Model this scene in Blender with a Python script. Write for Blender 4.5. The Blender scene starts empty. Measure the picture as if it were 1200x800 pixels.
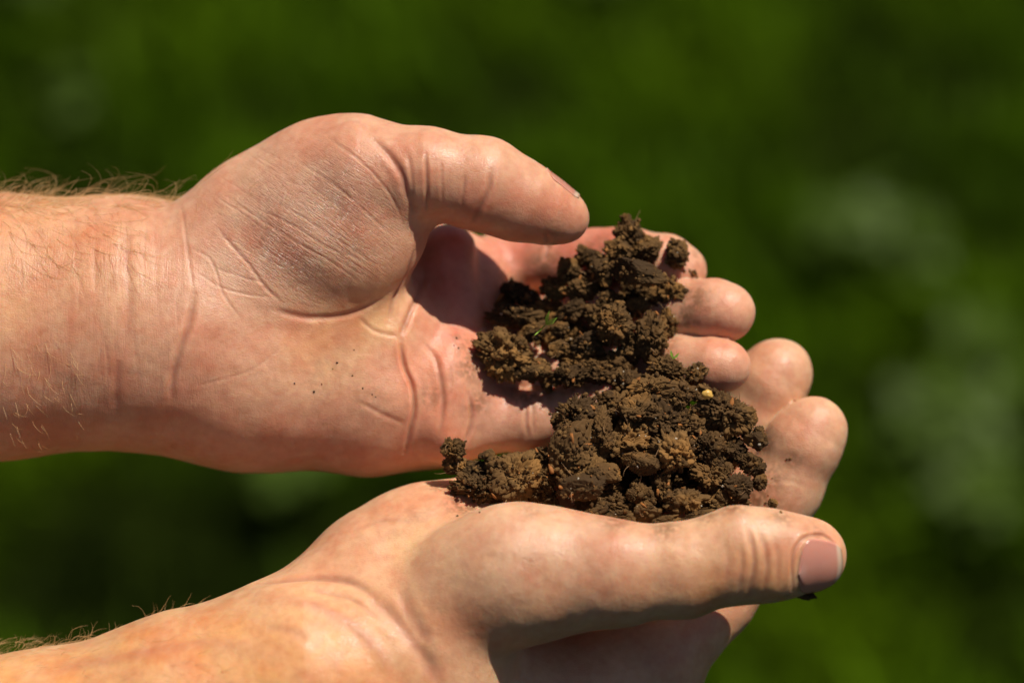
import bpy, math, time
import numpy as np
from mathutils import Matrix, Vector
T0 = time.time()
# ------------------------------------------------------------------ camera, world, sun, exposure
S = 0.00024                      # metres per photo pixel at the focus plane
DIST = 0.80                      # camera to focus plane
DP = DIST / S
PITCH = math.radians(42)
CAM = np.array([0.0, 0.0, 1.05 + DIST * math.sin(PITCH)])
RIGHT = np.array([1.0, 0, 0])
UP = np.array([0, math.sin(PITCH), math.cos(PITCH)])
BACK = np.array([0, -math.cos(PITCH), math.sin(PITCH)])
R3 = np.stack([RIGHT, UP, BACK])          # rows
ORG = CAM - BACK * DIST                   # middle of the focus plane
scn = bpy.context.scene
col = scn.collection
cd = bpy.data.cameras.new('camera')
cam = bpy.data.objects.new('camera', cd); col.objects.link(cam)
cam.location = CAM; cam.rotation_euler = (math.pi / 2 - PITCH, 0, 0)
cd.sensor_width = 36; cd.lens = 36 * DIST / (1200 * S); cd.clip_start = 0.05; cd.clip_end = 500
cd.dof.use_dof = True; cd.dof.focus_distance = DIST - 0.008; cd.dof.aperture_fstop = 4.2
scn.camera = cam
Lv = np.array([0.33, 0.775, 0.545]); Lv /= np.linalg.norm(Lv)      # towards the sun, camera frame
Lw = Lv @ R3
elev = math.asin(Lw[2]); azim = math.atan2(Lw[0], Lw[1])
w = bpy.data.worlds.new('World'); scn.world = w; w.use_nodes = True
nt = w.node_tree; bg = nt.nodes['Background']
sky = nt.nodes.new('ShaderNodeTexSky'); sky.sky_type = 'NISHITA'; sky.sun_disc = False
sky.sun_elevation = elev; sky.sun_rotation = azim
nt.links.new(sky.outputs[0], bg.inputs[0]); bg.inputs[1].default_value = 0.05
sky.air_density = 0.7; sky.dust_density = 1.5; sky.ozone_density = 0.3
sd = bpy.data.lights.new('sun', 'SUN'); sd.energy = 5.0; sd.angle = math.radians(0.53); sd.color = (1.0, 0.92, 0.80)
sun = bpy.data.objects.new('sun', sd); col.objects.link(sun)
sun.rotation_euler = Vector(Lw).to_track_quat('Z', 'Y').to_euler(); sun.location = (1, 0, 4)
scn.view_settings.view_transform = 'Standard'; scn.view_settings.look = 'None'
scn.view_settings.exposure = 0.08; scn.view_settings.gamma = 1
scn.cycles.max_bounces = 8

# ------------------------------------------------------------------ helpers
def cs(x, y, z):
    """place read off the photograph (px) at depth z (px towards the camera) -> camera frame"""
    k = (DP - z) / DP
    return np.array([(x - 600) * k, (400 - y) * k, z], float)
def kk(z): return (DP - z) / DP
def to_world(P):
    return (np.asarray(P, float) * S) @ R3 + ORG
def rng(s): return np.random.default_rng(s)

def mesh_obj(name, V, F, mat, parent=None, origin=None, smooth=True):
    V = np.asarray(V, np.float32)
    if origin is None: origin = V.mean(0)
    me = bpy.data.meshes.new(name)
    F = np.asarray(F, np.int32)
    me.vertices.add(len(V)); me.vertices.foreach_set('co', (V - np.asarray(origin, np.float32)).ravel())
    n, k = F.shape
    me.loops.add(n * k); me.loops.foreach_set('vertex_index', F.ravel())
    me.polygons.add(n); me.polygons.foreach_set('loop_start', np.arange(0, n * k, k, dtype=np.int32))
    me.polygons.foreach_set('use_smooth', np.full(n, smooth))
    me.update(calc_edges=True); me.validate()
    me.materials.append(mat)
    o = bpy.data.objects.new(name, me); col.objects.link(o)
    o.location = origin
    if parent is not None:
        o.parent = parent; o.location = Vector(origin) - parent.location
    return o
def tag(o, label=None, cat=None, group=None, kind=None):
    for k, v in (('label', label), ('category', cat), ('group', group), ('kind', kind)):
        if v: o[k] = v
    return o
def add_attr(o, name, rgb):
    a = o.data.attributes.new(name, 'FLOAT_COLOR', 'POINT')
    c = np.ones((len(rgb), 4), np.float32); c[:, :3] = rgb
    a.data.foreach_set('color', c.ravel())
def add_float(o, name, v):
    a = o.data.attributes.new(name, 'FLOAT', 'POINT'); a.data.foreach_set('value', np.asarray(v, np.float32))

# ---- vectorised noise
def _h(ix, iy, iz, s):
    n = (ix.astype(np.int64) * 73856093) ^ (iy.astype(np.int64) * 19349663) ^ (iz.astype(np.int64) * 83492791) ^ (s * 2654435761)
    n = (n ^ (n >> 13)) * 1274126177 & 0x7fffffffffff
    n = n ^ (n >> 16)
    return (n & 0xffff).astype(np.float32) / 65535.0
def vnoise(P, s=0):
    i = np.floor(P).astype(np.int64); f = (P - i).astype(np.float32); f = f * f * (3 - 2 * f)
    r = 0
    for dx in (0, 1):
        wx = f[:, 0] if dx else 1 - f[:, 0]
        for dy in (0, 1):
            wy = f[:, 1] if dy else 1 - f[:, 1]
            for dz in (0, 1):
                wz = f[:, 2] if dz else 1 - f[:, 2]
                r = r + wx * wy * wz * _h(i[:, 0] + dx, i[:, 1] + dy, i[:, 2] + dz, s)
    return r * 2 - 1
def fbm(P, s=0, o=3):
    r = 0; a = 1.0
    for k in range(o):
        r = r + a * vnoise(P * 2 ** k + 7.3 * k, s + k); a *= 0.5
    return r
def worley(P, s=0):
    i = np.floor(P).astype(np.int64); f = P - i
    d1 = np.full(len(P), 9.0); d2 = np.full(len(P), 9.0)
    for dx in (-1, 0, 1):
        for dy in (-1, 0, 1):
            for dz in (-1, 0, 1):
                a, b, c = i[:, 0] + dx, i[:, 1] + dy, i[:, 2] + dz
                q = np.stack([dx + _h(a, b, c, s), dy + _h(a, b, c, s + 11), dz + _h(a, b, c, s + 23)], 1) - f
                d = np.sqrt((q * q).sum(1))
                m = d < d1
                d2 = np.where(m, d1, np.minimum(d2, d)); d1 = np.where(m, d, d1)
    return d1, d2

# ------------------------------------------------------------------ materials
def mat(name):
    m = bpy.data.materials.new(name); m.use_nodes = True
    return m, m.node_tree, m.node_tree.nodes['Principled BSDF']
def N(nt, t, **kw):
    n = nt.nodes.new(t)
    for k, v in kw.items():
        if k in ('in_',):
            for a, b in v.items(): n.inputs[a].default_value = b
        else: setattr(n, k, v)
    return n
def ramp(nt, stops):
    r = nt.nodes.new('ShaderNodeValToRGB'); e = r.color_ramp.elements
    while len(e) < len(stops): e.new(0.5)
    for el, (p, c) in zip(e, stops): el.position = p; el.color = (*c, 1)
    return r
def mixc(nt, mode, fac, a, b):
    m = nt.nodes.new('ShaderNodeMix'); m.data_type = 'RGBA'; m.blend_type = mode
    for sock, v in ((m.inputs[0], fac), (m.inputs[6], a), (m.inputs[7], b)):
        if hasattr(v, 'links'): nt.links.new(v, sock)
        elif isinstance(v, tuple): sock.default_value = (*v, 1)
        else: sock.default_value = v
    return m.outputs[2]

def skin_material():
    m, nt, b = mat('skin')
    L = nt.links.new
    tc = N(nt, 'ShaderNodeTexCoord')
    at = N(nt, 'ShaderNodeAttribute', attribute_name='tint')
    n1 = N(nt, 'ShaderNodeTexNoise', in_={'Scale': 55.0, 'Detail': 4.0, 'Roughness': 0.6}); L(tc.outputs['Object'], n1.inputs['Vector'])
    r1 = ramp(nt, [(0.36, (0.95, 0.78, 0.73)), (0.5, (1, 0.98, 0.97)), (0.66, (1.08, 1.1, 1.08))]); L(n1.outputs[0], r1.inputs[0])
    n2 = N(nt, 'ShaderNodeTexNoise', in_={'Scale': 420.0, 'Detail': 3.0}); L(tc.outputs['Object'], n2.inputs['Vector'])
    r2 = ramp(nt, [(0.3, (0.93, 0.86, 0.84)), (0.6, (1.03, 1.03, 1.03))]); L(n2.outputs[0], r2.inputs[0])
    n5 = N(nt, 'ShaderNodeTexNoise', in_={'Scale': 130.0, 'Detail': 5.0, 'Roughness': 0.7}); L(tc.outputs['Object'], n5.inputs['Vector'])
    r5 = ramp(nt, [(0.38, (0.98, 0.88, 0.85)), (0.52, (1, 1, 1)), (0.68, (1.05, 1.08, 1.08))]); L(n5.outputs[0], r5.inputs[0])
    c = mixc(nt, 'MULTIPLY', 0.9, at.outputs['Color'], r1.outputs[0])
    c = mixc(nt, 'MULTIPLY', 0.8, c, r5.outputs[0])
    c = mixc(nt, 'MULTIPLY', 0.8, c, r2.outputs[0])
    L(c, b.inputs['Base Color'])
    b.inputs['Subsurface Weight'].default_value = 1.0
    b.inputs['Subsurface Radius'].default_value = (1.0, 0.32, 0.16)
    b.inputs['Subsurface Scale'].default_value = 0.002
    b.inputs['IOR'].default_value = 1.42
    b.inputs['Specular IOR Level'].default_value = 0.6
    rr = ramp(nt, [(0.3, (0.36,) * 3), (0.7, (0.54,) * 3)]); L(n2.outputs[0], rr.inputs[0])
    tm = N(nt, 'ShaderNodeAttribute', attribute_name='thenar'); tq = N(nt, 'ShaderNodeMath', operation='MULTIPLY_ADD'); L(tm.outputs['Fac'], tq.inputs[0]); tq.inputs[1].default_value = -0.12; L(rr.outputs[0], tq.inputs[2]); L(tq.outputs[0], b.inputs['Roughness'])
    # fine relief: cells of the skin, two crossed line families
    v = N(nt, 'ShaderNodeTexVoronoi', feature='DISTANCE_TO_EDGE', in_={'Scale': 1500.0}); 
    mp = N(nt, 'ShaderNodeMapping'); mp.inputs['Rotation'].default_value = (0, 0.2, 0.5); mp.inputs['Scale'].default_value = (0.55, 1.0, 1.0)
    L(tc.outputs['Object'], mp.inputs['Vector']); L(mp.outputs[0], v.inputs['Vector'])
    n3 = N(nt, 'ShaderNodeTexNoise', in_={'Scale': 900.0, 'Detail': 5.0}); L(tc.outputs['Object'], n3.inputs['Vector'])
    b1 = N(nt, 'ShaderNodeBump', in_={'Strength': 0.35, 'Distance': 0.00012}); L(n3.outputs[0], b1.inputs['Height'])
    mr = N(nt, 'ShaderNodeMapRange', in_={'From Max': 0.16}); L(v.outputs['Distance'], mr.inputs['Value'])
    b2 = N(nt, 'ShaderNodeBump', in_={'Strength': 0.30, 'Distance': 0.0001}); L(mr.outputs[0], b2.inputs['Height']); L(b1.outputs[0], b2.inputs['Normal'])
    n4 = N(nt, 'ShaderNodeTexNoise', in_={'Scale': 170.0, 'Detail': 3.0}); L(tc.outputs['Object'], n4.inputs['Vector'])
    b3 = N(nt, 'ShaderNodeBump', in_={'Strength': 0.5, 'Distance': 0.0006}); L(n4.outputs[0], b3.inputs['Height']); L(b2.outputs[0], b3.inputs['Normal'])
    prev = b3
    def dot(v):
        d = N(nt, 'ShaderNodeVectorMath', operation='DOT_PRODUCT'); L(tc.outputs['Object'], d.inputs[0]); d.inputs[1].default_value = tuple(v); return d.outputs['Value']
    for ang, msk, su, sv, st_, ds in ((-34, 'thenar', 1500, 150, 0.8, 0.0002), (58, 'thenar', 1300, 160, 0.6, 0.00016), (90, 'wrist', 900, 90, 0.25, 0.00014)):
        a = math.radians(ang); along = RIGHT * math.cos(a) + UP * math.sin(a); across = -RIGHT * math.sin(a) + UP * math.cos(a)
        cx = N(nt, 'ShaderNodeCombineXYZ')
        m1 = N(nt, 'ShaderNodeMath', operation='MULTIPLY'); L(dot(across), m1.inputs[0]); m1.inputs[1].default_value = su
        m2 = N(nt, 'ShaderNodeMath', operation='MULTIPLY'); L(dot(along), m2.inputs[0]); m2.inputs[1].default_value = sv
        L(m1.outputs[0], cx.inputs[0]); L(m2.outputs[0], cx.inputs[1])
        nn = N(nt, 'ShaderNodeTexNoise', in_={'Scale': 1.0, 'Detail': 2.0, 'Distortion': 0.3}); L(cx.outputs[0], nn.inputs['Vector'])
        s1 = N(nt, 'ShaderNodeMath', operation='SUBTRACT'); L(nn.outputs[0], s1.inputs[0]); s1.inputs[1].default_value = 0.5
        s2 = N(nt, 'ShaderNodeMath', operation='ABSOLUTE'); L(s1.outputs[0], s2.inputs[0])
        r3 = N(nt, 'ShaderNodeMapRange', in_={'From Max': 0.06}); L(s2.outputs[0], r3.inputs['Value'])
        ma = N(nt, 'ShaderNodeAttribute', attribute_name=msk)
        sm = N(nt, 'ShaderNodeMath', operation='MULTIPLY'); L(ma.outputs['Fac'], sm.inputs[0]); sm.inputs[1].default_value = st_
        bb = N(nt, 'ShaderNodeBump', in_={'Distance': ds}); L(r3.outputs[0], bb.inputs['Height']); L(sm.outputs[0], bb.inputs['Strength']); L(prev.outputs[0], bb.inputs['Normal']); prev = bb
    L(prev.outputs[0], b.inputs['Normal'])
    return m
def soil_material():
    m, nt, b = mat('soil')
    L = nt.links.new
    tc = N(nt, 'ShaderNodeTexCoord'); oi = N(nt, 'ShaderNodeObjectInfo')
    n1 = N(nt, 'ShaderNodeTexNoise', in_={'Scale': 240.0, 'Detail': 6.0, 'Roughness': 0.65}); L(tc.outputs['Object'], n1.inputs['Vector'])
    r1 = ramp(nt, [(0.3, (0.030, 0.015, 0.0055)), (0.46, (0.082, 0.044, 0.0165)), (0.6, (0.160, 0.090, 0.034)), (0.76, (0.30, 0.18, 0.072))]); L(n1.outputs[0], r1.inputs[0])
    n2 = N(nt, 'ShaderNodeTexNoise', in_={'Scale': 900.0, 'Detail': 3.0}); L(tc.outputs['Object'], n2.inputs['Vector'])
    r2 = ramp(nt, [(0.55, (0, 0, 0)), (0.75, (1, 1, 1))]); L(n2.outputs[0], r2.inputs[0])
    c = mixc(nt, 'MIX', r2.outputs[0], r1.outputs[0], (0.23, 0.11, 0.035))
    mo = N(nt, 'ShaderNodeMapRange', in_={'To Min': 0.5, 'To Max': 1.3}); L(oi.outputs['Random'], mo.inputs['Value'])
    hs = N(nt, 'ShaderNodeHueSaturation', in_={'Saturation': 1.06}); L(mo.outputs[0], hs.inputs['Value']); L(c, hs.inputs['Color'])
    L(hs.outputs[0], b.inputs['Base Color'])
    b.inputs['Roughness'].default_value = 0.85; b.inputs['Specular IOR Level'].default_value = 0.25
    n3 = N(nt, 'ShaderNodeTexNoise', in_={'Scale': 1400.0, 'Detail': 6.0, 'Roughness': 0.7}); L(tc.outputs['Object'], n3.inputs['Vector'])
    bp = N(nt, 'ShaderNodeBump', in_={'Strength': 0.9, 'Distance': 0.0006}); L(n3.outputs[0], bp.inputs['Height'])
    L(bp.outputs[0], b.inputs['Normal'])
    return m
def plain(name, c, rough=0.6, spec=0.4, noise=None, trans=0.0):
    m, nt, b = mat(name)
    b.inputs['Roughness'].default_value = rough; b.inputs['Specular IOR Level'].default_value = spec
    tc = N(nt, 'ShaderNodeTexCoord')
    n1 = N(nt, 'ShaderNodeTexNoise', in_={'Scale': noise or 200.0, 'Detail': 4.0}); nt.links.new(tc.outputs['Object'], n1.inputs['Vector'])
    r1 = ramp(nt, [(0.3, tuple(x * 0.7 for x in c)), (0.7, tuple(min(1, x * 1.25) for x in c))]); nt.links.new(n1.outputs[0], r1.inputs[0])
    nt.links.new(r1.outputs[0], b.inputs['Base Color'])
    return m
def leaf_material(name, spec=0.5, rough=0.45):
    m, nt, b = mat(name)
    at = N(nt, 'ShaderNodeAttribute', attribute_name='tint')
    nt.links.new(at.outputs['Color'], b.inputs['Base Color'])
    b.inputs['Roughness'].default_value = rough; b.inputs['Specular IOR Level'].default_value = spec
    out = nt.nodes['Material Output']
    tr = N(nt, 'ShaderNodeBsdfTranslucent'); nt.links.new(at.outputs['Color'], tr.inputs[0])
    mx = N(nt, 'ShaderNodeMixShader', in_={0: 0.3}); nt.links.new(b.outputs[0], mx.inputs[1]); nt.links.new(tr.outputs[0], mx.inputs[2])
    nt.links.new(mx.outputs[0], out.inputs[0])
    return m
M_SKIN = skin_material(); M_SOIL = soil_material()

# ------------------------------------------------------------------ signed-distance hands
class Cone:
    """rounded cone between two joints; n, f flatten its section along n"""
    def __init__(s, a, b, ra, rb, n=None, f=1.0):
        s.a = cs(*a); s.b = cs(*b); s.ra = ra * kk(a[2]); s.rb = rb * kk(b[2]); s.f = f
        s.n = None if n is None else np.array(n, float) / np.linalg.norm(n)
    def __call__(s, P):
        q = P - s.a
        if s.n is not None:
            h = q @ s.n; ba = s.b - s.a
            # flatten about the axis: remove the axis' own share along n
            t = np.clip((q @ ba) / max(ba @ ba, 1e-6), 0, 1)
            h = h - t * (ba @ s.n)
            q = q + (h * (1 / s.f - 1))[:, None] * s.n
        ba = s.b - s.a; l2 = ba @ ba
        t = np.clip((q @ ba) / max(l2, 1e-6), 0, 1)
        d = q - t[:, None] * ba
        return np.sqrt((d * d).sum(1)) - (s.ra + (s.rb - s.ra) * t)
def Ell(c, r, ax=None):
    c0 = cs(*c); r0 = np.array(r, float) * kk(c[2])
    A = np.eye(3) if ax is None else np.array(ax, float)
    def f(P):
        q = ((P - c0) @ A.T) / r0
        k = np.sqrt((q * q).sum(1)); g = np.sqrt(((q / r0) ** 2).sum(1))
        return k * (k - 1) / np.maximum(g, 1e-6)
    return f
def rotz(deg):
    a = math.radians(deg); c, s_ = math.cos(a), math.sin(a)
    return [[c, s_, 0], [-s_, c, 0], [0, 0, 1]]
def tilt(deg, lean):
    a = math.radians(lean); c, s_ = math.cos(a), math.sin(a)
    return np.array(rotz(deg)) @ np.array([[1, 0, 0], [0, c, -s_], [0, s_, c]])
def smin(a, b, k):
    h = np.clip(0.5 + 0.5 * (b - a) / k, 0, 1)
    return b * (1 - h) + a * h - k * h * (1 - h)
def smax(a, b, k): return -smin(-a, -b, k)
def chain(*pts, n=None, f=1.0):
    return [Cone(p[:3], q[:3], p[3], q[3], n, f) for p, q in zip(pts, pts[1:])]
class Body:
    def __init__(s): s.base = []; s.limbs = []; s.cuts = []
    def __call__(s, P):
        r = None
        for p, k in s.base:
            d = p(P); r = d if r is None else smin(r, d, k)
        for p, k in s.cuts: r = smax(r, -p(P), k)
        out = r
        for prims, ki, kb in s.limbs:
            d = None
            for p in prims:
                e = p(P); d = e if d is None else smin(d, e, ki)
            out = np.minimum(out, smin(r, d, kb))
        return out
def grad(f, P, e=0.6):
    k = np.array([[1, -1, -1], [-1, -1, 1], [-1, 1, -1], [1, 1, 1]], float)
    g = 0
    for r in k: g = g + f(P + r * e)[:, None] * r
    return g / (4 * e)
def project(f, P, it=2):
    for _ in range(it):
        g = grad(f, P); d = f(P)
        st = d / np.maximum((g * g).sum(1), 0.15)
        P = P - np.clip(st, -4, 4)[:, None] * g
    return P
def surface_nets(f, lo, hi, h):
    ax = [np.arange(lo[i], hi[i] + h, h) for i in range(3)]
    nx, ny, nz = map(len, ax)
    G = np.empty((nx, ny, nz), np.float32)
    # coarse pass, then the true distance only near the surface
    c = 4; ca = [a[::c] for a in ax]
    X, Y, Z = np.meshgrid(*ca, indexing='ij')
    Gc = f(np.stack([X.ravel(), Y.ravel(), Z.ravel()], 1)).reshape(X.shape)
    ii = [np.minimum((np.arange(n) + c // 2) // c, len(a) - 1) for n, a in zip((nx, ny, nz), ca)]
    G[:] = Gc[np.ix_(*ii)]
    near = np.argwhere(np.abs(G) < 7.5 * h)
    P = near * h + np.array(lo)
    for i in range(0, len(P), 200000):
        q = near[i:i + 200000]; G[tuple(q.T)] = f(P[i:i + 200000])
    ins = G < 0
    acc = np.zeros((nx - 1, ny - 1, nz - 1, 3), np.float32); cnt = np.zeros((nx - 1, ny - 1, nz - 1), np.int32)
    def sl(o): return slice(o, -1 if o == 0 else None)
    edges = []
    for axis in range(3):
        for u in (0, 1):
            for v in (0, 1):
                o0 = [0, 0, 0]; oth = [a for a in range(3) if a != axis]
                o0[oth[0]] = u; o0[oth[1]] = v; o1 = list(o0); o1[axis] = 1
                g0 = G[tuple(slice(o, o + n - 1) for o, n in zip(o0, G.shape))]
                g1 = G[tuple(slice(o, o + n - 1) for o, n in zip(o1, G.shape))]
                cr = (g0 < 0) != (g1 < 0)
                t = np.where(cr, g0 / np.where(cr, g0 - g1, 1), 0)
                p = np.zeros(acc.shape, np.float32)
                for a in range(3): p[..., a] = o0[a]
                p[..., axis] += t
                acc += p * cr[..., None]; cnt += cr
    act = cnt > 0
    idx = -np.ones(act.shape, np.int64); idx[act] = np.arange(act.sum())
    cell = np.argwhere(act)
    V = (cell + acc[act] / cnt[act][:, None]) * h + np.array(lo)
    F = []
    for axis in range(3):
        o = [a for a in range(3) if a != axis]
        s0 = [slice(None)] * 3; s1 = [slice(None)] * 3
        s0[axis] = slice(0, -1); s1[axis] = slice(1, None)
        for a in o: s0[a] = s1[a] = slice(1, -1)
        a0 = ins[tuple(s0)]; a1 = ins[tuple(s1)]
        e = np.argwhere(a0 != a1); fl = a0[tuple(e.T)]
        for a in o: e[:, a] += 1
        c = []
        for du, dv in ((0, 0), (1, 0), (1, 1), (0, 1)):
            q = e.copy(); q[:, o[0]] -= du; q[:, o[1]] -= dv
            c.append(idx[tuple(q.T)])
        q = np.stack(c, 1)
        flip = fl if axis != 1 else ~fl
        q[~flip] = q[~flip][:, ::-1]
        F.append(q)
    F = np.concatenate(F); F = F[(F >= 0).all(1)]
    return V, F[:, ::-1] if False else F
def subdiv(V, F):
    n = len(V)
    E = np.concatenate([F[:, [0, 1]], F[:, [1, 2]], F[:, [2, 3]], F[:, [3, 0]]])
    Es = np.sort(E, 1); key = Es[:, 0] * n + Es[:, 1]
    u, inv = np.unique(key, return_inverse=True)
    a, b = u // n, u % n
    em = (V[a] + V[b]) / 2; fm = V[F].mean(1)
    m = len(F); ei = inv.reshape(4, m) + n; fi = np.arange(m) + n + len(u)
    Q = [np.stack([F[:, j], ei[j], fi, ei[j - 1]], 1) for j in range(4)]
    return np.concatenate([V, em, fm]), np.concatenate(Q)
def vnormals(V, F):
    nrm = np.cross(V[F[:, 2]] - V[F[:, 0]], V[F[:, 3]] - V[F[:, 1]])
    out = np.zeros_like(V)
    for j in range(4):
        for a in range(3): out[:, a] += np.bincount(F[:, j], nrm[:, a], len(V))
    return out / np.maximum(np.linalg.norm(out, axis=1), 1e-9)[:, None]
def hit(f, pts):
    """where the sight line through photo pixel (x, y) first meets the body (None where it misses)"""
    pts = np.asarray(pts, float)
    eye = np.array([0, 0, DP]); D = np.stack([(pts[:, 0] - 600), (400 - pts[:, 1]), np.full(len(pts), -DP)], 1)
    D /= np.linalg.norm(D, axis=1)[:, None]
    t = np.full(len(pts), DP - 420.0); hitd = np.zeros(len(pts), bool)
    for _ in range(160):
        P = eye + D * t[:, None]; d = f(P); d = np.where(hitd, 0, d)
        hitd |= d < 0.15
        t = t + np.where(hitd, 0, d * 0.7)
    P = eye + D * t[:, None]
    return P, hitd & (P[:, 2] > -420)
def dense(poly, step=6):
    poly = np.asarray(poly, float); out = []
    # Catmull-Rom through the points
    n = len(poly)
    for i in range(n - 1):
        p0 = poly[max(i - 1, 0)]; p1 = poly[i]; p2 = poly[i + 1]; p3 = poly[min(i + 2, n - 1)]
        m = max(1, int(np.linalg.norm(p2[:2] - p1[:2]) / step))
        for j in range(m):
            t = j / m
            out.append(0.5 * ((2 * p1) + (-p0 + p2) * t + (2 * p0 - 5 * p1 + 4 * p2 - p3) * t * t + (-p0 + 3 * p1 - 3 * p2 + p3) * t ** 3))
    out.append(poly[-1]); return np.array(out)
def carve(f, V, Nn, lines):
    """lines: (photo polyline, depth, width, rim). Returns displacement along the normal and a crease mask"""
    disp = np.zeros(len(V)); mask = np.zeros(len(V))
    for poly, dep, wid, rim in lines:
        P, ok = hit(f, dense(poly)); 
        if ok.sum() < 2: continue
        P = P[ok]; R = wid * 4 + 2
        inb = ((V > P.min(0) - R) & (V < P.max(0) + R)).all(1); I = np.nonzero(inb)[0]
        if len(I) == 0: continue
        Q = V[I]; best = np.full(len(I), 1e9); bt = np.zeros(len(I))
        for s_ in range(len(P) - 1):
            a, b = P[s_], P[s_ + 1]; ba = b - a; l2 = ba @ ba
            if l2 > 60 ** 2: continue
            t = np.clip((Q - a) @ ba / max(l2, 1e-6), 0, 1); d = np.linalg.norm(Q - a - t[:, None] * ba, axis=1)
            m = d < best; best[m] = d[m]; bt[m] = (s_ + t[m]) / (len(P) - 1)
        tp = np.clip(np.minimum(bt, 1 - bt) / 0.22, 0.12, 1) ** 0.7
        g = np.exp(-(best / wid) ** 2)
        disp[I] += tp * (-dep * 0.8 * g + 0.45 * rim * np.exp(-((best - 2.1 * wid) / (1.3 * wid)) ** 2))
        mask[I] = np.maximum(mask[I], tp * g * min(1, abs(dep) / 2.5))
    return disp, mask

def build_hand(name, body, lo, hi, lines, tints, seed, base, knuckles=(), h=6.0, masks=(), dirt=()):
    V, F = surface_nets(body, lo, hi, h)
    V = project(body, V, 2)
    if ((vnormals(V, F) * grad(body, V)).sum(1)).mean() < 0: F = F[:, ::-1]
    for _ in range(2):
        V, F = subdiv(V, F)
        V = V - (body(V) * 0.9).clip(-3, 3)[:, None] * vnormals(V, F)
    Nn = vnormals(V, F)
    for _ in range(2):                             # ease the normals across the folds between limbs
        Fn = Nn[F].mean(1); acc = np.zeros_like(V)
        for j in range(4):
            for a in range(3): acc[:, a] += np.bincount(F[:, j], Fn[:, a], len(V))
        Nn = acc / np.maximum(np.linalg.norm(acc, axis=1), 1e-6)[:, None]
    # soften the normals where two limbs meet
    d, mask = carve(body, V, Nn, lines)
    d += 0.9 * vnoise(V / 34, seed) + 0.25 * vnoise(V / 13, seed + 3)
    for poly, amp, rad in knuckles:               # soft bulges and hollows
        P, ok = hit(body, poly); 
        for p in P[ok]: d += amp * np.exp(-((V - p) ** 2).sum(1) / rad ** 2)
    V2 = V + Nn * d[:, None]
    colr = np.tile(np.array(base, float), (len(V), 1))
    for pts, rad, c, st in tints:
        P, ok = hit(body, pts)
        a = np.zeros(len(V))
        for p in P[ok]: a = np.maximum(a, np.exp(-((V - p) ** 2).sum(1) / rad ** 2))
        a = (a * st * (0.85 + 0.3 * vnoise(V / 22, seed + 9))).clip(0, 1)[:, None]
        colr = colr * (1 - a) + np.array(c) * a
    if len(dirt):                                  # soil rubbed into the skin, in fine irregular flecks
        P, ok = hit(body, [(x, y) for x, y, r, st in dirt]); a = np.zeros(len(V))
        for p, (x, y, r, st) in zip(P[ok], [q for q, o_ in zip(dirt, ok) if o_]): a = np.maximum(a, st * np.exp(-((V - p) ** 2).sum(1) / r ** 2))
        fl = (0.62 + 0.9 * vnoise(V / 6.5, seed + 2) + 0.8 * vnoise(V / 2.8, seed + 6)).clip(0, 1)
        a = (a * fl).clip(0, 0.9)[:, None]; colr = colr * (1 - a) + np.array([0.21, 0.12, 0.06]) * a
    colr = colr * np.array([0.92, 0.86, 0.77])
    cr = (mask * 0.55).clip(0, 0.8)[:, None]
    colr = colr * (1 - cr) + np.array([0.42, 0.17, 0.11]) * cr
    o = mesh_obj(name, to_world(V2), F, M_SKIN, parent=person, origin=to_world(V2[:1])[0])
    add_attr(o, 'tint', colr)
    for nm, pts, rad in masks:
        P, ok = hit(body, pts); a = np.zeros(len(V))
        for p in P[ok]: a = np.maximum(a, np.exp(-((V - p) ** 2).sum(1) / rad ** 2))
        add_float(o, nm, a)
    return o

person = bpy.data.objects.new('person', None); col.objects.link(person)
person.location = to_world(cs(0, 700, -60))
tag(person, 'pair of bare cupped hands and forearms reaching in from the left, holding soil', 'person')

# --- upper hand: palm to the viewer, thumb on top -------------------------------------------------
U = Body()
nf = (0, 0.2, 1); np_ = (0, 0.0, 1)
U.base = [(p, 40) for p in chain((-260, 394, -98, 156), (0, 383, -98, 148), (140, 377, -95, 141), (215, 384, -92, 141), n=nf, f=0.84)]
U.base += [(Cone((230, 406, -96), (300, 438, -100), 120, 107, np_, 0.90), 45),      # heel
           (Cone((290, 438, -102), (430, 460, -100), 107, 92, np_, 0.92), 40),       # hypothenar
           (Cone((430, 460, -100), (505, 464, -108), 91, 86, np_, 0.90), 30),
           (Cone((330, 320, -105), (520, 345, -140), 95, 78, nf, 0.55), 40),      # palm, index side
           (Cone((500, 330, -142), (520, 450, -96), 62, 70, nf, 0.8), 30),        # row of knuckles
           (Cone((290, 372, -58), (445, 392, -66), 84, 66, np_, 0.66), 36),         # hollow of the palm
           (Cone((285, 318, -48), (405, 336, -52), 58, 56, nf, 0.72), 40),
           (Ell((345, 262, -50), (152, 101, 62), tilt(18, 6)), 40),                   # thenar
           (Ell((405, 240, -26), (94, 108, 58), tilt(30, 8)), 40)]
U.base += [(Cone((524, 294, -106), (534, 372, -96), 31, 30), 14), (Cone((527, 418, -66), (526, 508, -62), 29, 33), 14)]          # pad at the root of the index finger
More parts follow.
